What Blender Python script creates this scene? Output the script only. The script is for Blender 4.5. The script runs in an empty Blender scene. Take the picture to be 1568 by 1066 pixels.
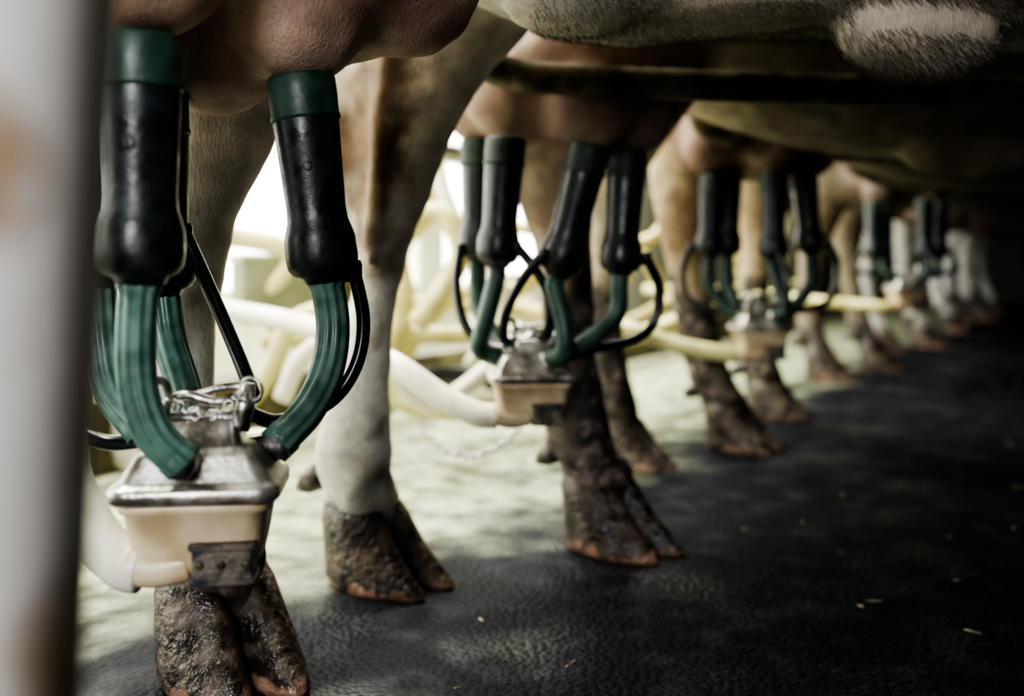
import bpy, math, random, time
from mathutils import Vector, Matrix, noise
random.seed(7)
T0=time.time()
V=Vector
scn=bpy.context.scene
# ------------------------------------------------------------------ materials
def mat(name, col=(.5,.5,.5), rough=.5, metal=0, **k):
    m=bpy.data.materials.new(name); m.use_nodes=True
    b=m.node_tree.nodes['Principled BSDF']
    b.inputs['Base Color'].default_value=(*col,1); b.inputs['Roughness'].default_value=rough
    b.inputs['Metallic'].default_value=metal
    for kk,vv in k.items(): b.inputs[kk.replace('_',' ')].default_value=vv
    return m
def N(m,t,**k):
    n=m.node_tree.nodes.new(t)
    for a,b in k.items(): setattr(n,a,b)
    return n
def noisy(name,c1,c2,scale=20,rough=(.4,.6),metal=0,bump=.2,bscale=None,pos=(.4,.6),**k):
    m=mat(name,c1,rough[0],metal,**k); nt=m.node_tree; L=nt.links; b=nt.nodes['Principled BSDF']
    g=N(m,'ShaderNodeNewGeometry')
    n=N(m,'ShaderNodeTexNoise'); n.inputs['Scale'].default_value=scale; n.inputs['Detail'].default_value=5
    L.new(g.outputs['Position'],n.inputs['Vector'])
    r=N(m,'ShaderNodeValToRGB'); r.color_ramp.elements[0].position=pos[0]; r.color_ramp.elements[1].position=pos[1]
    r.color_ramp.elements[0].color=(*c1,1); r.color_ramp.elements[1].color=(*c2,1)
    L.new(n.outputs['Fac'],r.inputs['Fac']); L.new(r.outputs['Color'],b.inputs['Base Color'])
    mr=N(m,'ShaderNodeMapRange'); mr.inputs['To Min'].default_value=rough[0]; mr.inputs['To Max'].default_value=rough[1]
    mr.inputs['From Min'].default_value=.35; mr.inputs['From Max'].default_value=.65
    L.new(n.outputs['Fac'],mr.inputs['Value']); L.new(mr.outputs['Result'],b.inputs['Roughness'])
    n2=N(m,'ShaderNodeTexNoise'); n2.inputs['Scale'].default_value=bscale or scale*4; n2.inputs['Detail'].default_value=3
    L.new(g.outputs['Position'],n2.inputs['Vector'])
    bp=N(m,'ShaderNodeBump'); bp.inputs['Strength'].default_value=bump; bp.inputs['Distance'].default_value=.004
    L.new(n2.outputs['Fac'],bp.inputs['Height']); L.new(bp.outputs['Normal'],b.inputs['Normal'])
    return m
M_black=noisy('black_rubber',(.004,.006,.009),(.012,.017,.021),60,(.28,.45),bump=.08)
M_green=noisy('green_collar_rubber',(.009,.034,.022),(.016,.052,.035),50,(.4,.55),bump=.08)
M_greenfar=noisy('green_collar_shaded',(.004,.014,.010),(.008,.024,.018),50,(.5,.65),bump=.08)  # collar green with the cows' shade put into the colour, for clusters behind
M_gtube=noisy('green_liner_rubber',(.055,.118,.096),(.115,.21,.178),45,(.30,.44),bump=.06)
M_gtubemid=noisy('green_liner_half_shaded',(.022,.055,.042),(.045,.095,.075),45,(.34,.5),bump=.06)  # dimmer copy of the liner green, part shade put into the colour
M_gtubefar=noisy('green_liner_shaded',(.010,.028,.022),(.022,.05,.04),45,(.4,.55),bump=.06)  # far copy of the liner green, colour darkened to carry the cows' shade
M_ptube=mat('black_pulse_tube',(.004,.006,.012),.22)
M_metal=noisy('stainless_steel',(.30,.29,.28),(.70,.69,.67),70,(.25,.42),1,bump=.15,bscale=200)
M_lid=noisy('cast_steel_lid',(.30,.27,.23),(.68,.66,.62),38,(.28,.48),.85,bump=.14,bscale=160)
M_bowl=noisy('cream_plastic_bowl',(.56,.42,.25),(.78,.65,.45),24,(.28,.42),bump=.05,Subsurface_Weight=.2,Subsurface_Radius=(.01,.007,.004))
M_label=noisy('slate_plate',(.04,.042,.05),(.20,.17,.14),60,(.35,.6),.3,bump=.3)
M_hose=noisy('milk_hose_silicone',(.74,.71,.58),(.84,.81,.68),18,(.22,.38),bump=.02)
M_yhose=noisy('yellow_hose',(.54,.49,.20),(.74,.69,.38),12,(.3,.45),bump=.02)
M_post=noisy('weathered_white_paint',(.42,.28,.17),(.84,.78,.73),11,(.5,.7),bump=.1,pos=(.40,.50))
M_rail=noisy('rusty_galvanised_rail',(.04,.033,.02),(.17,.14,.08),25,(.35,.6),.2,bump=.2)
M_wall=noisy('cream_wall_paint',(.66,.65,.48),(.85,.84,.70),3,(.6,.8),bump=.1)
M_kerb=noisy('concrete_kerb',(.07,.065,.035),(.20,.185,.11),6,(.6,.8),bump=.3)
M_box=noisy('grey_green_enclosure',(.22,.24,.17),(.34,.36,.27),8,(.4,.6),bump=.05)
M_ceil=noisy('dark_sheeting',(.02,.022,.025),(.04,.04,.042),3,(.7,.9))
M_clip=mat('yellow_clip',(.65,.42,.05),.4)
M_straw=noisy('straw_and_bedding',(.12,.10,.06),(.35,.30,.21),60,(.6,.8))

def hoof_mat():
    m=noisy('hoof_horn',(.020,.014,.011),(.15,.11,.085),38,(.22,.5),bump=1.0,bscale=110,pos=(.42,.72))
    nt=m.node_tree; L=nt.links; b=nt.nodes['Principled BSDF']
    src=b.inputs['Base Color'].links[0].from_socket
    g=N(m,'ShaderNodeNewGeometry'); s=N(m,'ShaderNodeSeparateXYZ'); L.new(g.outputs['Position'],s.inputs[0])
    n=N(m,'ShaderNodeTexNoise'); n.inputs['Scale'].default_value=30; L.new(g.outputs['Position'],n.inputs['Vector'])
    a=N(m,'ShaderNodeMath',operation='MULTIPLY_ADD'); a.inputs[1].default_value=-.06; L.new(n.outputs['Fac'],a.inputs[0]); L.new(s.outputs['Z'],a.inputs[2])
    mr=N(m,'ShaderNodeMapRange'); mr.inputs['From Min'].default_value=-.027; mr.inputs['From Max'].default_value=-.017
    mr.inputs['To Min'].default_value=.8; mr.inputs['To Max'].default_value=0; L.new(a.outputs[0],mr.inputs['Value'])
    mx=N(m,'ShaderNodeMix',data_type='RGBA'); L.new(mr.outputs['Result'],mx.inputs[0]); L.new(src,mx.inputs[6])
    mx.inputs[7].default_value=(.46,.27,.19,1); L.new(mx.outputs[2],b.inputs['Base Color'])
    return m
M_hoof=hoof_mat()

def coat_mat():
    m=mat('cow_coat',(.5,.4,.3),.62); nt=m.node_tree; L=nt.links; b=nt.nodes['Principled BSDF']
    at=N(m,'ShaderNodeAttribute',attribute_name='coat')
    g=N(m,'ShaderNodeNewGeometry')
    mp=N(m,'ShaderNodeMapping'); mp.inputs['Scale'].default_value=(1,1,.18); L.new(g.outputs['Position'],mp.inputs['Vector'])
    n=N(m,'ShaderNodeTexNoise'); n.inputs['Scale'].default_value=520; n.inputs['Detail'].default_value=2; L.new(mp.outputs[0],n.inputs['Vector'])
    n3=N(m,'ShaderNodeTexNoise'); n3.inputs['Scale'].default_value=32; n3.inputs['Detail'].default_value=4; L.new(g.outputs['Position'],n3.inputs['Vector'])
    mr=N(m,'ShaderNodeMapRange'); mr.inputs['From Min'].default_value=.35; mr.inputs['From Max'].default_value=.62; mr.inputs['To Min'].default_value=.72; mr.inputs['To Max'].default_value=1.08
    L.new(n3.outputs['Fac'],mr.inputs['Value'])
    mr2=N(m,'ShaderNodeMapRange'); mr2.inputs['From Min'].default_value=.3; mr2.inputs['From Max'].default_value=.7; mr2.inputs['To Min'].default_value=.84; mr2.inputs['To Max'].default_value=1.12
    L.new(n.outputs['Fac'],mr2.inputs['Value'])
    mu=N(m,'ShaderNodeMath',operation='MULTIPLY'); L.new(mr.outputs[0],mu.inputs[0]); L.new(mr2.outputs[0],mu.inputs[1])
    vm=N(m,'ShaderNodeVectorMath',operation='SCALE'); L.new(at.outputs['Color'],vm.inputs[0]); L.new(mu.outputs[0],vm.inputs['Scale'])
    L.new(vm.outputs[0],b.inputs['Base Color'])
    bp=N(m,'ShaderNodeBump'); bp.inputs['Strength'].default_value=.45; bp.inputs['Distance'].default_value=.003
    ad=N(m,'ShaderNodeMath',operation='ADD'); L.new(n.outputs['Fac'],ad.inputs[0]); L.new(n3.outputs['Fac'],ad.inputs[1])
    L.new(ad.outputs[0],bp.inputs['Height']); L.new(bp.outputs[0],b.inputs['Normal'])
    return m
M_coat=coat_mat()
M_hair=mat('pale_hair',(.36,.30,.22),.6)

def floor_mat():
    m=mat('rubber_matting',(.02,.02,.025),.4); nt=m.node_tree; L=nt.links; b=nt.nodes['Principled BSDF']
    g=N(m,'ShaderNodeNewGeometry'); P=g.outputs['Position']
    # pale strip beside the mat run: some dirt, plus the lit floor painted in
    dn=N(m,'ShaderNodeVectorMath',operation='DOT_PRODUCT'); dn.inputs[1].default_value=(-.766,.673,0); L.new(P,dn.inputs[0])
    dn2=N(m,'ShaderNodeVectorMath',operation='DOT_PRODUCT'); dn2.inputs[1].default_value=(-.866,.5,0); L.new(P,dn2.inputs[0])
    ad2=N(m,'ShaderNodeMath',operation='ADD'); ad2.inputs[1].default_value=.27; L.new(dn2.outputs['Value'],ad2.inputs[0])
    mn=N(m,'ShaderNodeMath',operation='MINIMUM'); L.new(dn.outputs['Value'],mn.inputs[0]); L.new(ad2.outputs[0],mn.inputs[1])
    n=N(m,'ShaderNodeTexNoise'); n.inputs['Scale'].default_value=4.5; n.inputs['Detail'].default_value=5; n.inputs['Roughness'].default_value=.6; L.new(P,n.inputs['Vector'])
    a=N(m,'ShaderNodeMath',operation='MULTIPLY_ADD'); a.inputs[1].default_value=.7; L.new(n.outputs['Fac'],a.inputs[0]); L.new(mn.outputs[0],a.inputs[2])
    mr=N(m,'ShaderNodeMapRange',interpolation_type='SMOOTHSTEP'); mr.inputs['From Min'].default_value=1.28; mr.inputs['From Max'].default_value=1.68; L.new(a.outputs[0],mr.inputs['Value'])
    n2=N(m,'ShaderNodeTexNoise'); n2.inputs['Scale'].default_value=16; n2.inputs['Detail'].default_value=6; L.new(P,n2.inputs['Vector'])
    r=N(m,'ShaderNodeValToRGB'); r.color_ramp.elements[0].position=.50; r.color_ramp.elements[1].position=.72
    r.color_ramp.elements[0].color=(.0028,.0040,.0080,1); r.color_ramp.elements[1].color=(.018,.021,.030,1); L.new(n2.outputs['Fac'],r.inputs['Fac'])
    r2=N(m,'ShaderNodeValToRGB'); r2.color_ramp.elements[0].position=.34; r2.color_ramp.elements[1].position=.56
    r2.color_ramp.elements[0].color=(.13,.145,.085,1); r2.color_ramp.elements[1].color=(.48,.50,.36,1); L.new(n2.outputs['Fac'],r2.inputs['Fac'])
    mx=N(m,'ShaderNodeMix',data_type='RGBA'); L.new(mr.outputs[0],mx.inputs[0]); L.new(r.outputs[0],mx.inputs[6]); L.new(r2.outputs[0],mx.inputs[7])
    L.new(mx.outputs[2],b.inputs['Base Color'])
    n5=N(m,'ShaderNodeTexNoise'); n5.inputs['Scale'].default_value=4.5; n5.inputs['Detail'].default_value=3; n5.inputs['Distortion'].default_value=.3; L.new(P,n5.inputs['Vector'])
    wm=N(m,'ShaderNodeMapRange',interpolation_type='SMOOTHSTEP'); wm.inputs['From Min'].default_value=.46; wm.inputs['From Max'].default_value=.72; L.new(n5.outputs['Fac'],wm.inputs['Value'])
    rr=N(m,'ShaderNodeMapRange'); rr.inputs['To Min'].default_value=.64; rr.inputs['To Max'].default_value=.32
    L.new(wm.outputs[0],rr.inputs['Value']); L.new(rr.outputs[0],b.inputs['Roughness'])
    sp=N(m,'ShaderNodeMapRange'); sp.inputs['To Min'].default_value=.10; sp.inputs['To Max'].default_value=.36
    L.new(wm.outputs[0],sp.inputs['Value']); L.new(sp.outputs[0],b.inputs['Specular IOR Level'])
    v=N(m,'ShaderNodeTexVoronoi'); v.inputs['Scale'].default_value=135; L.new(P,v.inputs['Vector'])
    bp=N(m,'ShaderNodeBump'); bp.invert=True; bp.inputs['Strength'].default_value=.6; bp.inputs['Distance'].default_value=.003
    L.new(v.outputs['Distance'],bp.inputs['Height']); L.new(bp.outputs[0],b.inputs['Normal'])
    return m
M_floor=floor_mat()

# ------------------------------------------------------------------ helpers
def empty(name,loc):
    e=bpy.data.objects.new(name,None); e.empty_display_size=.05; e.location=loc
    scn.collection.objects.link(e); return e
def mk(name,verts,faces,m,parent=None,smooth=True):
    me=bpy.data.meshes.new(name); me.from_pydata([tuple(v) for v in verts],[],faces); me.update()
    if smooth:
        me.polygons.foreach_set('use_smooth',[True]*len(me.polygons))
    me.materials.append(m)
    o=bpy.data.objects.new(name,me); scn.collection.objects.link(o)
    if parent:
        o.parent=parent; o.matrix_parent_inverse=Matrix.Translation(-parent.location)
    return o
def loft(rings,cap=True):
    n=len(rings[0]); vs=[v for r in rings for v in r]; fs=[]
    for i in range(len(rings)-1):
        for j in range(n):
            a=i*n+j; b=i*n+(j+1)%n
            fs.append((a,b,b+n,a+n))
    if cap:
        fs.append(tuple(reversed(range(n)))); k=(len(rings)-1)*n; fs.append(tuple(range(k,k+n)))
    return vs,fs
def crom(pts,k=8):
    P=[list(p) for p in pts]
    Q=[[2*a-b for a,b in zip(P[0],P[1])]]+P+[[2*a-b for a,b in zip(P[-1],P[-2])]]
    out=[]
    for i in range(1,len(Q)-2):
        for s in range(k):
            t=s/k; out.append([.5*((2*b)+(-a+c)*t+(2*a-5*b+4*c-d)*t*t+(-a+3*b-3*c+d)*t**3) for a,b,c,d in zip(Q[i-1],Q[i],Q[i+1],Q[i+2])])
    out.append(P[-1]); return out
def sweep(path,rad,n=16,k=8,flute=0,nf=0,cap=True):
    P=[V(p) for p in crom([tuple(p) for p in path],k)]
    m=len(P); T=[(P[min(i+1,m-1)]-P[max(i-1,0)]).normalized() for i in range(m)]
    u=T[0].orthogonal().normalized(); rings=[]
    for i in range(m):
        u=(u-T[i]*u.dot(T[i])).normalized(); w=T[i].cross(u)
        r=rad(i/(m-1)) if callable(rad) else rad
        ring=[]
        for j in range(n):
            a=2*math.pi*j/n; rr=r+(flute*math.cos(nf*a) if nf else 0)
            ring.append(P[i]+(u*math.cos(a)+w*math.sin(a))*rr)
        rings.append(ring)
    return loft(rings,cap)
def lathe(p0,p1,prof,n=48):
    p0=V(p0);p1=V(p1);ax=p1-p0; T=ax.normalized(); u=T.orthogonal().normalized(); w=T.cross(u)
    return loft([[p0+ax*t+(u*math.cos(2*math.pi*j/n)+w*math.sin(2*math.pi*j/n))*r for j in range(n)] for t,r in prof])
def ellip(c,r,n=24,m=14):
    c=V(c); rings=[]
    for i in range(m+1):
        a=math.pi*(i/m*.98+.01); rings.append([c+V((r[0]*math.sin(a)*math.cos(2*math.pi*j/n),r[1]*math.sin(a)*math.sin(2*math.pi*j/n),r[2]*math.cos(a))) for j in range(n)])
    rings.reverse(); return loft(rings)
def rrect(cx,cy,z,hw,hd,r,yaw=0,n=5):
    pts=[]
    for q,(sx,sy) in enumerate([(1,1),(-1,1),(-1,-1),(1,-1)]):
        for k in range(n+1):
            a=math.pi/2*(q+k/n); pts.append((sx*(hw-r)+r*math.cos(a),sy*(hd-r)+r*math.sin(a)))
    c,s=math.cos(yaw),math.sin(yaw)
    return [V((cx+x*c-y*s,cy+x*s+y*c,z)) for x,y in pts]
def join(*ms):
    vs=[];fs=[]
    for v,f in ms:
        o=len(vs); vs+=list(v); fs+=[tuple(i+o for i in q) for q in f]
    return vs,fs
def torus(c,R,r,nrm,n=20,m=8):
    nrm=V(nrm).normalized(); u=nrm.orthogonal().normalized(); w=nrm.cross(u); c=V(c); vs=[];fs=[]
    for i in range(n):
        d=u*math.cos(2*math.pi*i/n)+w*math.sin(2*math.pi*i/n)
        for j in range(m):
            a=2*math.pi*j/m; vs.append(c+d*(R+r*math.cos(a))+nrm*r*math.sin(a))
    for i in range(n):
        for j in range(m):
            fs.append((i*m+j,((i+1)%n)*m+j,((i+1)%n)*m+(j+1)%m,i*m+(j+1)%m))
    return vs,fs
def RN(r,n,z): return V((r*.5-n*.866,r*.866+n*.5,z))
def box_rn(r0,r1,n0,n1,z0,z1):
    vs=[RN(r,n,z) for z in (z0,z1) for r,n in ((r0,n0),(r1,n0),(r1,n1),(r0,n1))]
    return vs,[(0,1,2,3),(7,6,5,4),(0,4,5,1),(1,5,6,2),(2,6,7,3),(3,7,4,0)]

# ------------------------------------------------------------------ cows
def hoof(parent,x,y,yaw,s=1.0):
    c,sn=math.cos(yaw),math.sin(yaw)
    def W(lx,ly,z): return V((x+(lx*c-ly*sn)*s,y+(lx*sn+ly*c)*s,z*s))
    ms=[]
    for side in (-1,1):
        rings=[]
        for z,a,b,cx,off in ((0,.064,.0270,0.012,.0285),(.006,.068,.0295,.011,.0290),(.014,.065,.0305,.006,.0290),(.028,.058,.0305,-.002,.0280),(.044,.050,.0305,-.012,.0265),(.060,.045,.0305,-.019,.0250),(.076,.041,.0300,-.026,.0230),(.088,.036,.0270,-.030,.0205),(.096,.026,.020,-.032,.018)):
            ring=[]
            for j in range(32):
                t=2*math.pi*j/32; ct=math.cos(t)
                lx=cx+a*ct; ly=b*math.sin(t)*(1-.34*max(0,ct)**1.5)
                ly+=side*(off-.004*max(0,ct))
                p=V((lx*45+x*9+side*3,ly*45,z*70))
                wob=1+.05*noise.noise(p)+.045*noise.noise(p*2.7)+.02*noise.noise(p*6)
                ring.append(W(lx*wob,side*off+(ly-side*off)*wob,z))
            rings.append(ring)
        ms.append(loft(rings))
    mk('hoof',*join(*ms),M_hoof,parent)
    dc=[]
    for side in (-1,1):
        dc.append(lathe(W(-.060,side*.026,.128),W(-.108,side*.032,.100),((0,.015),(.35,.018),(.75,.014),(1,.006)),14))
    mk('dewclaws',*join(*dc),M_hoof,parent)
    return W(-.034,0,0)
def legmesh(pts,k=5,n=20):
    rings=[]
    for x,y,z,rx,ry in crom(pts,k):
        rings.append([V((x+rx*math.cos(2*math.pi*j/n),y+ry*math.sin(2*math.pi*j/n),z)) for j in range(n)])
    return loft(rings)
def smooth01(a,b,x):
    t=max(0,min(1,(x-a)/(b-a))); return t*t*(3-2*t)
def mix(a,b,t): return tuple(p*(1-t)+q*t for p,q in zip(a,b))
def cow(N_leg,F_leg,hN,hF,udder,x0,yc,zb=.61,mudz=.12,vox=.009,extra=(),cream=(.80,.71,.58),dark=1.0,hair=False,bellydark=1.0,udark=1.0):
    e=empty('dairy_cow',(x0+.6,yc,0))
    ms=[]
    for leg,h in ((N_leg,hN),(F_leg,hF)):
        a=hoof(e,*h)
        s=h[3]
        base=[(a.x,a.y,.050*s,.040*s,.040*s),(a.x,a.y,.074*s,.045*s,.047*s),(a.x,a.y,.096*s,.046*s,.048*s)]
        ms.append(legmesh(base+leg))
    for i,sy in enumerate((-.15,.15)):
        fx=x0+1.22; fy=yc+sy
        a=hoof(e,fx+.03,fy,-.1,1)
        ms.append(legmesh([(a.x,a.y,.05,.045,.05),(fx-.015,fy,.1,.04,.042),(fx-.03,fy,.15,.042,.04),(fx-.03,fy,.2,.03,.03),(fx-.02,fy,.32,.031,.03),(fx-.005,fy,.4,.045,.045),(fx,fy,.46,.042,.045),(fx-.01,fy,.6,.06,.05),(fx-.03,fy,.78,.11,.08),(fx-.03,fy*.9+yc*.1,.98,.14,.1)]))
    sec=[(-.25,1.17,.07,.06),(-.20,1.12,.18,.14),(-.10,1.06,.27,.22),(.03,1.04,.33,.26),(.2,1.02,.38,.29),(.40,.985,.985-zb-.015,.31),(.65,.985,.985-zb,.325),(.95,.985,.98-zb,.31),(1.2,1.03,.36,.26),(1.4,1.07,.30,.2),(1.55,1.13,.23,.14),(1.75,1.22,.17,.1),(1.92,1.30,.13,.085)]
    rings=[]
    for s,zc,rz,ry in crom(sec,5):
        ring=[]
        for j in range(36):
            a=2*math.pi*j/36; ca,sa=math.cos(a),math.sin(a)
            yy=ry*math.copysign(abs(ca)**.9,ca); zz=rz*sa*(1 if sa<0 else .85)
            ring.append(V((x0+s,yc+yy,zc+zz)))
        rings.append(ring)
    ms.append(loft(rings))
    hx=x0+1.98
    ms.append(lathe((hx-.1,yc,1.40),(hx+.36,yc,1.12),((0,.06),(.1,.115),(.35,.12),(.6,.085),(.85,.068),(.96,.06),(1,.03)),24))
    for sy in (-1,1):
        ms.append(ellip((hx-.03,yc+sy*.17,1.38),(.03,.09,.035),14,8))
        ms.append(ellip((hx+.08,yc+sy*.095,1.33),(.03,.022,.028),12,8))
    ms.append(sweep([(x0-.18,yc,1.28),(x0-.27,yc,1.26),(x0-.3,yc,1.1),(x0-.29,yc,.95)],lambda t:.032-.012*t,12))
    ux,uy,uz,ru,rv,rw=udder['e']
    ms.append(ellip((ux,uy,uz),(ru,rv,rw),32,18))
    for (tx,ty,tz,tr) in udder['lobes']:
        ms.append(ellip((tx,ty,tz),(tr,tr,tr*1.05),20,12))
    for q in extra: ms.append(q)
    v,f=join(*ms)
    o=mk('tmp',v,f,M_coat)
    r=o.modifiers.new('r','REMESH'); r.mode='VOXEL'; r.voxel_size=vox; r.use_smooth_shade=True
    s=o.modifiers.new('s','SMOOTH'); s.factor=.6; s.iterations=7 if vox<.012 else 4
    dg=bpy.context.evaluated_depsgraph_get(); dg.update()
    me=bpy.data.meshes.new_from_object(o.evaluated_get(dg)); bpy.data.objects.remove(o)
    me.name='cow_body'
    if vox<.012:
        nv=len(me.vertices); co=[0.0]*(3*nv); me.vertices.foreach_get('co',co)
        nn=[0.0]*(3*nv); me.vertices.foreach_get('normal',nn)
        for i in range(nv):
            x,y,z=co[3*i:3*i+3]
            q=(noise.noise(V((x*16,y*16,z*9)))+.5*noise.noise(V((x,y,z))*38))*(.0045 if z>.16 else .007)
            for k in range(3): co[3*i+k]+=nn[3*i+k]*q
        me.vertices.foreach_set('co',co); me.update()
    at=me.color_attributes.new('coat','FLOAT_COLOR','POINT')
    pink=(.60,.42,.32); pink2=(.48,.29,.21); brown=(.20,.12,.06); mud=(.030,.024,.018)
    hocks=udder.get('hocks',())
    cols=[]
    for i,vv in enumerate(me.vertices):
        p=vv.co
        n1=noise.noise(p*5); n2=noise.noise(p*14+V((3,1,7))); n3=noise.noise(p*34); n4=noise.noise(p*80)
        c=mix(cream,tuple(q*w for q,w in zip(cream,(.78,.69,.57))),max(0,min(1,.15+1.2*n1)))
        c=mix(c,tuple(min(.90,q*1.1) for q in cream),smooth01(.55,.2,p.z)*.8)
        if p.z>.8: c=mix(c,(.33,.2,.1),smooth01(.8,1.0,p.z)*.8)
        if p.z>.5 and p.x>x0+.12: c=tuple(q*(1-(1-bellydark*b_)*smooth01(x0+.12,x0+.3,p.x)) for q,b_ in zip(c,(1,.95,.86)))  # belly shade painted in by lowering the coat colour
        d=((p.x-ux)/(ru*1.02))**2+((p.y-uy)/(rv*1.02))**2+((p.z-uz)/(rw*1.02))**2
        dl=min([((p-V(l[:3])).length/(l[3]*1.15))**2 for l in udder['lobes']]+[9])
        w=smooth01(1.25,.95,min(d,dl))
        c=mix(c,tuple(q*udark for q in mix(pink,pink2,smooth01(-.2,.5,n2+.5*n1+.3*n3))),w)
        for h in hocks:
            hd=(p-V(h[:3])); hd=V((hd.x,hd.y,hd.z*.6)).length+.04*n2+.025*n3+.012*n4
            c=mix(c,brown,smooth01(h[3],h[3]*.35,hd)*.8)
        c=mix(c,(.20,.14,.09),smooth01(.40,.62,n3+.4*n2)*smooth01(.65,.2,p.z)*.6)
        zz=p.z+.06*n2+.03*n3+.05*n1
        mm=mix(mud,(.13,.10,.075),smooth01(-.1,.5,n3))
        mm=mix(mm,(.50,.38,.35),smooth01(.20,.5,n4+.5*n2)*.6)
        c=mix(c,mm,smooth01(mudz+.03,mudz-.02,zz))
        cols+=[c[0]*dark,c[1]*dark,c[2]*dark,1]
    at.data.foreach_set('color',cols)
    b=bpy.data.objects.new('cow_body',me); scn.collection.objects.link(b); b.parent=e; b.matrix_parent_inverse=Matrix.Translation(-e.location)
    if hair:
        hv=[];hf=[]
        cand=[(p.center.copy(),p.normal.copy()) for p in me.polygons if p.normal.z<-.25 and .02<p.center.x<.62 and p.center.z<.75]
        for pc,pn in cand:
            flap=math.exp(-((pc.x-.40)/.10)**2)
            k=2+int(4*flap)
            for _ in range(k):
                L_=.007+.013*flap*random.random()
                c0=pc+V((random.uniform(-.004,.004),random.uniform(-.004,.004),.001))
                d=(pn*.35+V((random.uniform(-.2,.2)+.45,random.uniform(-.2,.2),-.55))).normalized()
                s1=d.orthogonal().normalized()*.0004; s2=d.cross(s1)
                o_=len(hv)
                hv+= [c0+s1,c0-s1*.5+s2,c0-s1*.5-s2,c0+d*L_+V((.15*L_,0,0))]
                hf+=[(o_,o_+1,o_+3),(o_+1,o_+2,o_+3),(o_+2,o_,o_+3)]
        mk('belly_hair',hv,hf,M_hair,e)
    print('COW',len(me.vertices),round(time.time()-T0,1),flush=True)
    return e

# cow 1 (nearest)
N1=[(-.304,.990,.135,.048,.045),(-.314,.99,.165,.047,.044),(-.326,.995,.2,.041,.038),(-.333,1.0,.3,.036,.034),(-.330,1.0,.38,.038,.035),(-.322,1.0,.46,.052,.042),(-.31,1.0,.52,.068,.05),(-.285,.99,.6,.085,.06),(-.24,.98,.72,.12,.075),(-.16,.96,.9,.17,.09)]
F1=[(-.198,1.262,.135,.048,.045),(-.199,1.255,.165,.050,.045),(-.195,1.245,.19,.047,.041),(-.189,1.235,.245,.038,.036),(-.177,1.225,.325,.030,.030),(-.166,1.22,.385,.032,.032),(-.153,1.22,.45,.041,.038),(-.140,1.22,.52,.055,.045),(-.122,1.215,.61,.080,.06),(-.085,1.20,.70,.115,.075),(-.03,1.18,.9,.18,.09)]
tend=sweep([(-.182,1.222,.43),(-.200,1.222,.50),(-.209,1.222,.545),(-.207,1.218,.62),(-.20,1.20,.74)],lambda t:.017+.008*t,14)
tend2=sweep([(-.168,1.172,.40),(-.160,1.165,.50),(-.150,1.155,.60),(-.13,1.12,.72)],lambda t:.013,12)
ud1={'e':(-.21,.88,.70,.19,.17,.125),'lobes':[(-.2534,.69,.625,.062),(-.178,.82,.618,.064),(-.30,.80,.61,.06),(-.262,.87,.60,.065),(-.10,.88,.66,.075)],
 'hocks':[(-.190,1.17,.50,.085),(-.165,1.17,.46,.06),(-.195,1.17,.58,.08),(-.135,1.15,.62,.05),(-.18,1.2,.68,.06)]}
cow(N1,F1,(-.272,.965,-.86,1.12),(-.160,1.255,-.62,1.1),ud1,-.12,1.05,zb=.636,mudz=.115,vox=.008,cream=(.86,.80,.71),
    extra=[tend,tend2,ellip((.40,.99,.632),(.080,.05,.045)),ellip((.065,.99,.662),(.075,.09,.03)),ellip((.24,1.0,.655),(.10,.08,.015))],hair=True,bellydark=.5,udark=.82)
# cow 2
N2=[(.098,1.43,.135,.050,.046),(.094,1.44,.17,.048,.042),(.088,1.45,.24,.042,.038),(.082,1.46,.33,.039,.035),(.076,1.46,.42,.042,.037),(.066,1.46,.49,.055,.042),(.065,1.46,.56,.07,.05),(.09,1.47,.66,.10,.07),(.16,1.5,.9,.17,.09)]
F2=[(.198,1.99,.14,.05,.045),(.19,2.0,.2,.042,.04),(.183,2.0,.3,.037,.035),(.183,2.0,.4,.042,.037),(.185,2.0,.5,.057,.045),(.2,1.98,.6,.08,.06),(.24,1.92,.72,.12,.08),(.28,1.86,.9,.17,.09)]
ud2={'e':(.105,1.52,.685,.185,.20,.115),'lobes':[(-.035,1.47,.650,.075),(-.0,1.40,.645,.07),(.105,1.38,.63,.075),(.165,1.44,.632,.075)],'hocks':[(.05,1.42,.5,.08)]}
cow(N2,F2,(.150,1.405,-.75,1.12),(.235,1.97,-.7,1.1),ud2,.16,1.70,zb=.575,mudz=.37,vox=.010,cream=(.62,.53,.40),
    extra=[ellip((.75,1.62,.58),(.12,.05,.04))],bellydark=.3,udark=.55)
# cow 3
N3=[(.445,2.17,.125,.052,.046),(.425,2.18,.18,.048,.042),(.406,2.19,.26,.046,.042),(.39,2.2,.38,.045,.04),(.38,2.2,.48,.058,.046),(.38,2.2,.58,.075,.055),(.42,2.2,.72,.12,.08),(.48,2.2,.9,.17,.09)]
F3=[(.645,2.58,.13,.05,.045),(.635,2.6,.2,.042,.04),(.633,2.6,.3,.038,.036),(.64,2.6,.4,.042,.038),(.65,2.6,.5,.06,.045),(.66,2.56,.62,.09,.06),(.68,2.5,.9,.17,.09)]
ud3={'e':(.52,2.2,.695,.19,.2,.115),'lobes':[(.42,2.1,.65,.065),(.48,2.15,.65,.065),(.54,2.06,.645,.07),(.62,2.1,.65,.07)],'hocks':[(.36,2.16,.45,.08)]}
cow(N3,F3,(.495,2.145,-.6,1.1),(.685,2.56,-.6,1.1),ud3,.60,2.38,zb=.57,mudz=.34,vox=.013,cream=(.38,.30,.19),bellydark=.25,udark=.45)
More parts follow.
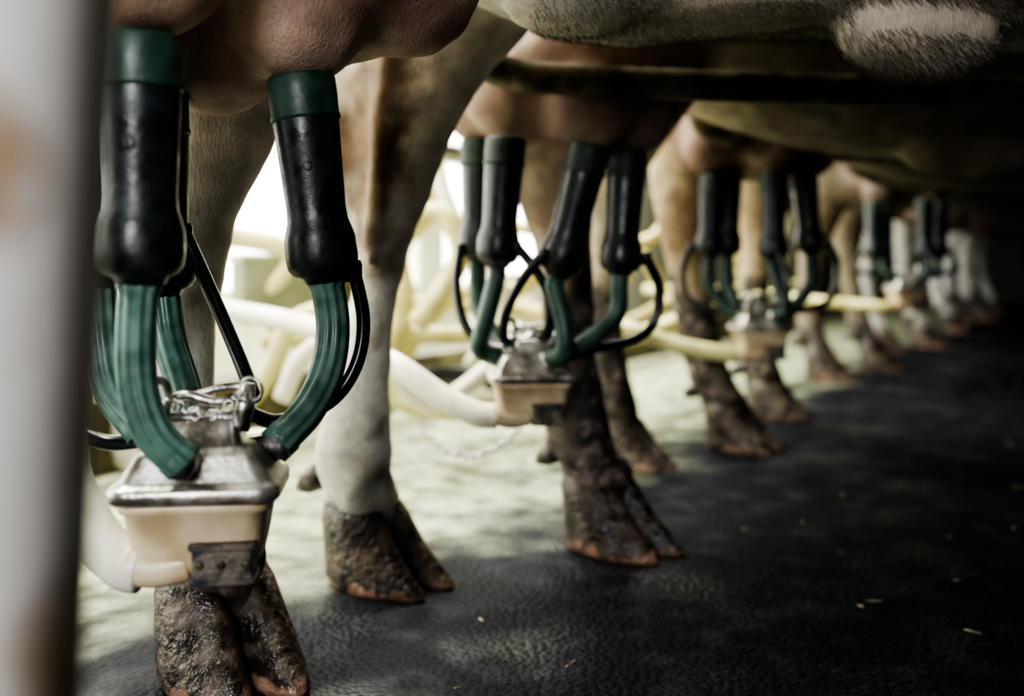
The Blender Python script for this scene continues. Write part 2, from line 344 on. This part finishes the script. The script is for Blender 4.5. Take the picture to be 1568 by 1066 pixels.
# cow 4
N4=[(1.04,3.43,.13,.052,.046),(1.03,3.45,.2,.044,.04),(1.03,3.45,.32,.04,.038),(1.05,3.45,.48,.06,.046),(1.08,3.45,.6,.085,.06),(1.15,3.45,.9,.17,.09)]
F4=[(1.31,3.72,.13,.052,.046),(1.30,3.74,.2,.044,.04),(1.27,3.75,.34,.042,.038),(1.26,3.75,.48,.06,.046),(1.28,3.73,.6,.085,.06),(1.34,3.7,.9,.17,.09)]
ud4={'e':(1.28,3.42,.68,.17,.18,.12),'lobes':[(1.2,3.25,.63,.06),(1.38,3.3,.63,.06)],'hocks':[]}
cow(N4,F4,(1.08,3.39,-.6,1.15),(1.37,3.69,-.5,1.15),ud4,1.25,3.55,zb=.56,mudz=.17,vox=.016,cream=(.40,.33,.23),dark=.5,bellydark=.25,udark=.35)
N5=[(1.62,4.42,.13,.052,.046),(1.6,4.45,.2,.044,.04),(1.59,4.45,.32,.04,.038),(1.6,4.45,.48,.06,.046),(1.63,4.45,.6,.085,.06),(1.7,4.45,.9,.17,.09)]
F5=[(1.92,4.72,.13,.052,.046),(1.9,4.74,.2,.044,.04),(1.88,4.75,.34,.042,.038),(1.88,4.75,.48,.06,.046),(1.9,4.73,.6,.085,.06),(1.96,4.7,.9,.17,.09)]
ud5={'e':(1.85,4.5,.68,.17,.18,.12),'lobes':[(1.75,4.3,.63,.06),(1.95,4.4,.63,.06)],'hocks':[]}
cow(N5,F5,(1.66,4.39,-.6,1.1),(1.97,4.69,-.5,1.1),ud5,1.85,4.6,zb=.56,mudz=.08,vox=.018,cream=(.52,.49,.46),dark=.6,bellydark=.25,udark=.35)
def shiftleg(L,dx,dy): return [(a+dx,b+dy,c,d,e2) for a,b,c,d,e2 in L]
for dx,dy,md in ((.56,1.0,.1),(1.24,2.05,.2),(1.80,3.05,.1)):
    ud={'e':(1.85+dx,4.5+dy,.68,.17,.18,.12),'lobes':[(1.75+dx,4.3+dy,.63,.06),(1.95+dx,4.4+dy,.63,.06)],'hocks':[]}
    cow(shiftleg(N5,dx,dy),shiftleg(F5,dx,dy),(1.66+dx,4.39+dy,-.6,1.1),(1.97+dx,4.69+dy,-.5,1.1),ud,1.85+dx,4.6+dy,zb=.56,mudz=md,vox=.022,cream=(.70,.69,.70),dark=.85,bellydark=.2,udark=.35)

# ------------------------------------------------------------------ milking clusters
CUP_B=((.205,.0262),(.22,.0262),(.235,.0268),(.30,.0262),(.5,.0248),(.66,.0238),(.72,.0245),(.77,.0270),(.81,.0288),(.90,.0292),(.95,.0282),(.985,.0245),(1.0,.018),(1.03,.016))
CUP_G=((0,.022),(.004,.0262),(.02,.0275),(.1,.0278),(.19,.0274),(.205,.0282),(.222,.0282),(.228,.0255))
def cluster(c,yaw,cups,hose,n=48,detail=False,pr=.0068,far=False):
    cx,cy,cz=c
    e=empty('milking_cluster',(cx,cy,cz-.06))
    co,si=math.cos(yaw),math.sin(yaw)
    def W(lx,ly,dz): return V((cx+lx*co-ly*si,cy+lx*si+ly*co,cz+dz))
    mk('claw_lid',*loft([rrect(cx,cy,cz+z,hw,hd,r,yaw) for z,hw,hd,r in ((-.006,.050,.038,.012),(-.0065,.0565,.0445,.014),(-.004,.0590,.0470,.015),(.003,.0590,.0470,.015),(.0055,.057,.045,.014),(.0065,.0535,.0415,.013),(.009,.052,.040,.012),(.024,.044,.034,.010),(.030,.040,.031,.010),(.0315,.030,.024,.009),(.047,.025,.020,.008),(.0495,.019,.015,.006))]),M_lid,e)
    mk('claw_bowl',*loft([rrect(cx,cy,cz+z,hw,hd,r,yaw) for z,hw,hd,r in ((-.006,.0535,.042,.014),(-.013,.0525,.041,.014),(-.015,.0495,.038,.014),(-.038,.0460,.035,.014),(-.052,.043,.032,.014),(-.059,.038,.028,.014),(-.061,.03,.022,.012))]),M_bowl,e)
    def blk(x0,x1,y0,y1,z0,z1,b=.002):
        hw=(x1-x0)/2;hd=(y1-y0)/2;mx=(x0+x1)/2;my=(y0+y1)/2
        ctr=W(mx,my,0)
        return loft([rrect(ctr.x,ctr.y,cz+z,hw-k,hd-k,.003,yaw,3) for z,k in ((z0,b),(z0+b,0),(z1-b,0),(z1,b))])
    mk('claw_foot_block',*join(blk(-.001,.041,-.041,-.010,-.062,-.034),blk(-.003,.043,-.043,-.012,-.039,-.034,.001),blk(-.003,.043,-.043,-.012,-.063,-.058,.001)),M_label,e,False)
    scr=[lathe(W(x,-.0405,-.0485),W(x,-.0425,-.0485),((0,.003),(.8,.003),(1,.002)),12) for x in (.005,.020,.036)]
    mk('screws',*join(*scr),M_rail,e)
    mk('outlet_spout',*sweep([W(-.006,-.020,-.052),W(-.03,-.022,-.055),W(-.05,-.022,-.050)],.0135,20),M_bowl,e)
    lt=[lathe(W(0,0,.047),W(0,0,.058),((0,.012),(.5,.012),(.8,.009),(1,.005)),20),
        lathe(W(-.03,-.008,.047),W(.03,-.008,.049),((0,.004),(.1,.006),(.9,.006),(1,.004)),14),
        sweep([W(-.032,-.01,.040),W(-.040,-.012,.058),W(-.037,-.012,.074),W(-.026,-.011,.076),W(-.022,-.011,.064),W(-.026,-.01,.048)],.0032,10),
        sweep([W(-.028,.0,.058),W(-.01,-.012,.066),W(.012,-.014,.061),W(.030,-.008,.066)],.0036,10),
        sweep([W(-.02,.01,.060),W(.01,.008,.068),W(.036,.004,.070)],.0026,8),
        lathe(W(.028,-.012,.040),W(.034,-.010,.074),((0,.007),(.5,.008),(1,.005)),14),
        lathe(W(-.032,-.012,.036),W(-.028,-.012,.052),((0,.009),(1,.008)),14)]
    if detail:
        for i in range(9):
            t=i/8; lt.append(torus(W(-.018+.046*t,-.022,.064-.012*math.sin(math.pi*t)),.0036,.0009,(0,1,0) if i%2 else (.4,0,1),12,6))
        lt.append(torus(W(.037,-.014,.070),.0085,.0014,(.3,1,.2),18,6))
    mk('lid_latch_and_chain',*join(*lt),M_metal,e)
    noz=[]
    for cup in cups:
        top,bot,tube,pulse=cup
        top=V(top);bot=V(bot)
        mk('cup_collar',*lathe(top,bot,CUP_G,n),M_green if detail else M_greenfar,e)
        mk('cup_shell',*lathe(top,bot,CUP_B,n),M_black,e)
        if detail:
            ax=(bot-top)
            mk('shell_mark',*torus(top+ax*.46+V((.0015,-.0247,0)),.0032,.0009,(0,1,0),14,6),M_black,e)
        end=V(tube[-1])
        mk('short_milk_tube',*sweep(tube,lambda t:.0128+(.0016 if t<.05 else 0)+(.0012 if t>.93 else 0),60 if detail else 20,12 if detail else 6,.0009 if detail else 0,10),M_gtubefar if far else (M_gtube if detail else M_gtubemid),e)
        d=(V((cx,cy,cz+.02))-end)
        noz.append(sweep([end-d.normalized()*.008,end+d*.3,end+d*.7],.0100,16,4))
        if pulse:
            mk('pulse_tube',*sweep(pulse,pr,14,8),M_ptube,e)
            noz_b=V(pulse[0]); mk('pulse_nipple',*lathe(noz_b+V((0,0,.006)),noz_b-V((0,0,.012)),((0,.006),(.2,.0075),(1,.0075)),14),M_black,e)
    mk('inlet_nozzles',*join(*noz),M_metal,e)
    if detail: mk('tube_clip',*torus((-.277,.735,.370),.0055,.003,(.2,.1,1),16,8),M_clip,e)
    mk('long_milk_hose',*sweep(hose,.0172,24,10),M_yhose if far else M_hose,e)
    return e
def auto(top,bot,c,bulge=.035,pr=True,side=1,pulse=None):
    top=V(top);bot=V(bot);ax=(bot-top).normalized();c=V(c)
    d=V((bot.x-c.x,bot.y-c.y,0)); dn=d.normalized() if d.length>1e-4 else V((1,0,0))
    end=c+V((0,0,.026))+dn*.045
    p1=bot+ax*.02; pm=V((bot.x,bot.y,0))*.75+V((end.x,end.y,0))*.25+dn*bulge*.4; pm.z=bot.z*.45+end.z*.55
    p3=end+dn*.025+V((0,0,.012))
    tube=[bot,p1,pm,p3,end]
    pu=pulse
    if pr and not pulse:
        o=dn*.026+V((side*.012,0,0)); s=bot+o+V((0,0,.02))
        pu=[s,s+V((0,0,-.05))+dn*.02,V((s.x*.75+end.x*.25,s.y*.75+end.y*.25,end.z+.025))+dn*.025,end+V((0,0,.004)),c+V((.01,0,.045))]
    return (top,bot,tube,pu)
cups1=[((-.2534,.68,.559),(-.2534,.68,.394),[(-.2545,.68,.394),(-.2569,.68,.351),(-.2545,.679,.316),(-.2440,.679,.287),(-.2265,.686,.2655)],None),
 ((-.3245,.78,.556),(-.3245,.78,.390),[(-.3245,.78,.392),(-.321,.78,.344),(-.309,.77,.304),(-.277,.75,.276)],[(-.349,.775,.40),(-.358,.77,.34),(-.345,.762,.286),(-.310,.755,.268),(-.268,.745,.272)]),
 ((-.2990,.83,.548),(-.2925,.83,.3805),[(-.2915,.83,.382),(-.282,.82,.34),(-.264,.80,.305),(-.248,.772,.278)],[(-.268,.812,.430),(-.2436,.80,.384),(-.2145,.78,.331),(-.195,.755,.300)]),
 ((-.172,.81,.5555),(-.1525,.81,.392),[(-.1515,.81,.394),(-.1457,.81,.352),(-.149,.80,.316),(-.1607,.78,.287),(-.1790,.75,.2655)],[(-.1300,.815,.400),(-.1217,.815,.357),(-.127,.81,.32),(-.1465,.80,.292),(-.179,.772,.281),(-.196,.745,.290)])]
cluster((-.2266,.73,.2425),.12,cups1,[(-.262,.705,.187),(-.275,.706,.190),(-.300,.715,.210),(-.325,.73,.245),(-.352,.77,.29),(-.48,.95,.36),(-.72,1.25,.33),(-1.0,1.6,.30)],64,True,.0058)
def simplecluster(c,yaw,cu,hose,pr=(1,1,1,1),pulses={},far=True):
    cluster(c,yaw,[auto(t,b,c,.035,pr[i],1 if i%2 else -1,pulses.get(i)) for i,(t,b) in enumerate(cu)],hose,28,far=far)
simplecluster((.025,1.355,.250),.1,[((-.047,1.45,.582),(-.05,1.45,.410)),((-.008,1.345,.572),(-.020,1.345,.402)),((.103,1.30,.558),(.0606,1.31,.390)),((.162,1.395,.560),(.15,1.385,.391))],
  [(-.02,1.335,.197),(-.05,1.34,.200),(-.10,1.36,.222),(-.17,1.40,.262),(-.30,1.55,.30),(-.6,1.9,.32),(-.75,2.1,.30)],
  pulses={0:[(-.0735,1.43,.425),(-.079,1.42,.37),(-.066,1.40,.315),(-.035,1.38,.288),(.005,1.36,.285)],
          1:[(.006,1.33,.425),(.030,1.32,.395),(.048,1.32,.36),(.050,1.33,.32),(.035,1.35,.29)],
          2:[(.040,1.29,.415),(.010,1.295,.375),(-.008,1.31,.335),(-.010,1.33,.30),(.010,1.35,.288)]},far=False)
simplecluster((.505,2.03,.270),.1,[((.42,2.08,.585),(.412,2.08,.418)),((.465,2.13,.59),(.462,2.13,.42)),((.525,2.0,.585),(.525,2.0,.41)),((.60,2.05,.59),(.615,2.05,.425))],
  [(.46,2.01,.217),(.42,2.01,.220),(.33,2.03,.235),(.22,2.1,.27),(.05,2.3,.29),(-.3,2.6,.30)])
simplecluster((1.22,3.08,.32),.1,[((1.12,3.08,.59),(1.12,3.08,.415)),((1.18,3.16,.59),(1.18,3.16,.415)),((1.245,3.0,.59),(1.245,3.0,.415)),((1.32,3.08,.59),(1.32,3.08,.415))],
  [(1.17,3.06,.265),(1.12,3.06,.265),(.95,3.15,.28),(.78,3.35,.3),(.5,3.7,.3)])

# ------------------------------------------------------------------ stall rails & foreground post
def rail(pts,r=.0195): mk('stall_rail',*sweep(pts,r,24,10),M_rail)
rail([(-.088,1.30,1.25),(-.088,1.30,.80),(-.078,1.30,.715),(-.050,1.30,.672),(0.0,1.30,.650),(.08,1.30,.642),(.5,1.335,.634),(1.2,1.36,.634),(1.9,1.4,.66)],.021)
rail([(.36,2.02,1.25),(.36,2.02,.80),(.38,2.02,.70),(.42,2.02,.665),(.52,2.02,.64),(.9,2.03,.625),(1.6,2.04,.63),(2.2,2.05,.65)],.024)
rail([(.98,2.94,1.25),(.98,2.94,.80),(1.0,2.94,.70),(1.05,2.94,.665),(1.14,2.94,.64),(1.5,2.94,.62),(2.4,2.95,.65)],.024)
pv,pf=sweep([(-.186,.30,0),(-.180,.30,.1),(-.1745,.30,.274),(-.164,.30,.484),(-.15,.30,.8),(-.14,.30,1.3)],lambda t:.042,40,10)
mk('painted_post',pv,pf,M_post)

# ------------------------------------------------------------------ background parlour kit
e=empty('hose_loops',RN(2,1.5,0))
def bh(pts,r,m=M_yhose): mk('hose',*sweep(pts,r,16,8),m,e)
bh([(-.55,2.2,.23),(-.3,2.2,.24),(0,2.25,.24),(.3,2.45,.25)],.020)
bh([(-.20,2.1,.27),(-.15,2.12,.34),(-.11,2.14,.42),(-.14,2.16,.50),(-.20,2.18,.50),(-.25,2.2,.42),(-.24,2.2,.30),(-.3,2.2,.10)],.024)
bh([(-.62,2.0,.05),(-.5,2.0,.16),(-.44,2.0,.28),(-.34,2.0,.30),(-.28,2.0,.2),(-.22,2.0,.12),(-.08,2.0,.10)],.02)
bh([(-.1,2.3,.16),(-.02,2.3,.28),(-.06,2.3,.42),(-.14,2.3,.52),(-.18,2.35,.7),(-.18,2.4,1.2)],.018,M_hose)
bh([(-.62,2.1,.46),(-.5,2.1,.44),(-.4,2.1,.40),(-.3,2.12,.40)],.022)
bh([(-.5,2.3,.9),(-.48,2.3,.6),(-.5,2.3,.42),(-.6,2.3,.3)],.02)
bh([(-.44,1.9,.14),(-.40,1.9,.22),(-.33,1.9,.26),(-.26,1.9,.23),(-.16,1.92,.13),(-.04,1.95,.20),(.02,2.0,.27)],.018,M_hose)
bh([(-.30,2.4,.10),(-.22,2.4,.24),(-.12,2.4,.33),(.02,2.4,.34),(.08,2.4,.44),(.05,2.4,.60),(.06,2.4,.9)],.022)
bh([(-.46,2.5,.85),(-.42,2.5,.62),(-.36,2.5,.50),(-.28,2.5,.46),(-.2,2.5,.55),(-.22,2.5,.8)],.02)
bh([(-.35,2.2,.08),(-.2,2.2,.15),(-.05,2.2,.14),(.05,2.25,.06)],.018,M_ptube)
bh([(-.28,2.35,.60),(-.26,2.35,.45),(-.30,2.35,.34),(-.28,2.35,.2)],.012,M_ptube)
bh([(.10,2.5,.24),(.3,2.6,.24),(.5,2.9,.30),(.8,3.3,.31),(1.2,4.0,.31)],.022)
bh([(.10,2.4,.20),(.25,2.35,.22),(.40,2.3,.27),(.50,2.35,.30),(.62,2.5,.31)],.02)
bh([(.25,2.9,.12),(.3,2.9,.3),(.38,2.95,.42),(.46,3.0,.3),(.5,3.0,.18)],.02)
bh([(.0,2.7,.5),(.3,2.7,.45),(.42,2.7,.52),(.45,2.75,.8)],.018)
bh([(.8,3.9,.2),(.9,4.0,.42),(1.0,4.2,.2)],.022)
bh([(-.95,2.0,.12),(-.7,1.9,.16),(-.52,1.75,.12),(-.44,1.7,.10),(-.3,1.75,.14)],.018,M_hose)
ch=[]
for i in range(26):
    t=i/25; p=V((-.13+.15*t,1.38,.175-.045*4*t*(1-t)+.01*t)); ch.append(torus(p,.004,.0013,(0,1,0) if i%2 else (0,.2,1),10,5))
mk('hanging_chain',*join(*ch),M_metal)
mk('pit_kerb',*box_rn(-1.5,9.5,1.62,1.75,0,.14),M_kerb,None,False)
eb=empty('pulsator_control_box',(-.56,2.35,0))
mk('box_body',*loft([rrect(-.56,2.35,z,hw,hd,.012,.5) for z,hw,hd in ((.26,.085,.055),(.265,.09,.06),(.40,.09,.06),(.403,.096,.066),(.418,.096,.066),(.422,.09,.06))]),M_box,eb)
mk('box_stand',*lathe((-.56,2.35,0),(-.56,2.35,.27),((0,.06),(.03,.06),(.04,.018),(1,.018)),20),M_kerb,eb)
def can(c,r,h):
    ee=empty('milk_receiver_jar',c)
    c=V(c)
    mk('jar_body',*lathe(c,c+V((0,0,h)),((0,r*.8),(.03,r*.95),(.1,r),(.75,r),(.88,r*.85),(.95,r*.5),(1,r*.45)),32),M_hose,ee)
    mk('jar_lid',*lathe(c+V((0,0,h)),c+V((0,0,h+.03)),((0,r*.55),(.8,r*.55),(1,r*.4)),24),M_metal,ee)
can((-.70,1.98,0),.10,.40)
can((-.02,2.9,0),.10,.34)
for (r,n) in ((1.1,1.5),(1.9,1.55),(2.9,1.5),(4.2,1.5),(5.8,1.5)):
    p=RN(r,n,0); mk('parlour_upright',*sweep([p,p+V((0,0,1.1)),p+V((0,0,2.2)),p+V((0,0,3.19))],.026,16,2),M_kerb)
p0=RN(-1.2,1.62,.72);p1=RN(9,1.62,.72)
mk('milk_line_pipe',*sweep([p0,(p0+p1)/2,p1],.03,16,3),M_metal)
dv=[];df=[]
rnd=random.Random(3)
for i in range(200):
    r_=rnd.uniform(.4,4.5); n_=rnd.uniform(-1.0,1.1); p=RN(r_,n_,0)
    L_=rnd.choice((.0025,.003,.004,.005,.010)); w_=rnd.uniform(.0008,.0018); a=rnd.uniform(0,6.28)
    d=V((math.cos(a),math.sin(a),0)); q=V((-d.y,d.x,0)); o_=len(dv); h=rnd.uniform(.001,.002)
    dv+=[p-d*L_-q*w_,p+d*L_-q*w_*.6,p+d*L_+q*w_*.6,p-d*L_+q*w_,p-d*L_*.7+V((0,0,h)),p+d*L_*.7+V((0,0,h))]
    df+=[(o_,o_+1,o_+5,o_+4),(o_+2,o_+3,o_+4,o_+5),(o_+1,o_+2,o_+5),(o_+3,o_,o_+4),(o_+3,o_+2,o_+1,o_)]
mk('straw_bedding_crumbs',dv,df,M_straw,None,False)

# ------------------------------------------------------------------ room
R0,R1,N0,N1_=-2.2,10.5,-3.2,2.7
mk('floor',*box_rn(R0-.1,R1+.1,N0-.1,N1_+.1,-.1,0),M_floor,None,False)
mk('ceiling',*box_rn(R0-.1,R1+.1,N0-.1,N1_+.1,3.2,3.3),M_ceil,None,False)
mk('wall_right',*box_rn(R0,R1,N0-.1,N0,0,3.2),M_ceil,None,False)
mk('wall_front',*box_rn(R0-.1,R0,N0,N1_,0,3.2),M_ceil,None,False)
mk('wall_far',*box_rn(R1,R1+.1,N0,N1_,0,3.2),M_ceil,None,False)
# daylight openings only along the near part of the pit wall; solid beyond
RW=5.3
parts=[box_rn(R0,R1,N1_,N1_+.1,0,.3),box_rn(R0,R1,N1_,N1_+.1,1.5,3.2),box_rn(RW,R1,N1_,N1_+.1,.3,1.5)]
r=R0
while r<RW:
    parts.append(box_rn(r,r+.22,N1_,N1_+.1,.3,1.5)); r+=1.5
mk('wall_left',*join(*parts),M_wall,None,False)
w=bpy.data.worlds.new('daylight'); scn.world=w; w.use_nodes=True
w.node_tree.nodes['Background'].inputs[0].default_value=(1,1,.90,1); w.node_tree.nodes['Background'].inputs[1].default_value=8

def area(name,loc,target,sx,sy,power,col):
    l=bpy.data.lights.new(name,'AREA'); l.shape='RECTANGLE'; l.size=sx; l.size_y=sy; l.energy=power; l.color=col
    o=bpy.data.objects.new(name,l); o.location=loc
    d=(V(target)-V(loc)).normalized(); o.rotation_euler=d.to_track_quat('-Z','Y').to_euler(); scn.collection.objects.link(o); return o
a=area('pit_strip_light',RN(1.9,2.0,2.7),RN(1.9,1.5,0),.4,4.2,400,(1,1,.88))
zax=(V(a.location)-RN(1.9,1.5,0)).normalized(); yax=V((.5,.866,0)); xax=yax.cross(zax).normalized(); zax=xax.cross(yax)
a.rotation_euler=Matrix((xax,yax,zax)).transposed().to_euler()
area('front_fill',(-.45,-1.3,1.0),(-.15,1.0,.40),.6,.6,38,(.95,.975,1))  # unseen fill lamp added behind the camera; no doorway is built there

# ------------------------------------------------------------------ camera
cam=bpy.data.cameras.new('camera'); co=bpy.data.objects.new('camera',cam); scn.collection.objects.link(co)
co.location=(0,0,.405); co.rotation_euler=(math.pi/2,0,0)
cam.sensor_width=36; cam.lens=35; cam.shift_y=-.0848; cam.clip_start=.01
cam.dof.use_dof=True; cam.dof.focus_distance=.86; cam.dof.aperture_fstop=2.6
scn.camera=co
try:
    scn.view_settings.view_transform='AgX'; scn.view_settings.look='AgX - High Contrast'
except Exception as ex: print(ex)
print('DONE',round(time.time()-T0,1),flush=True)
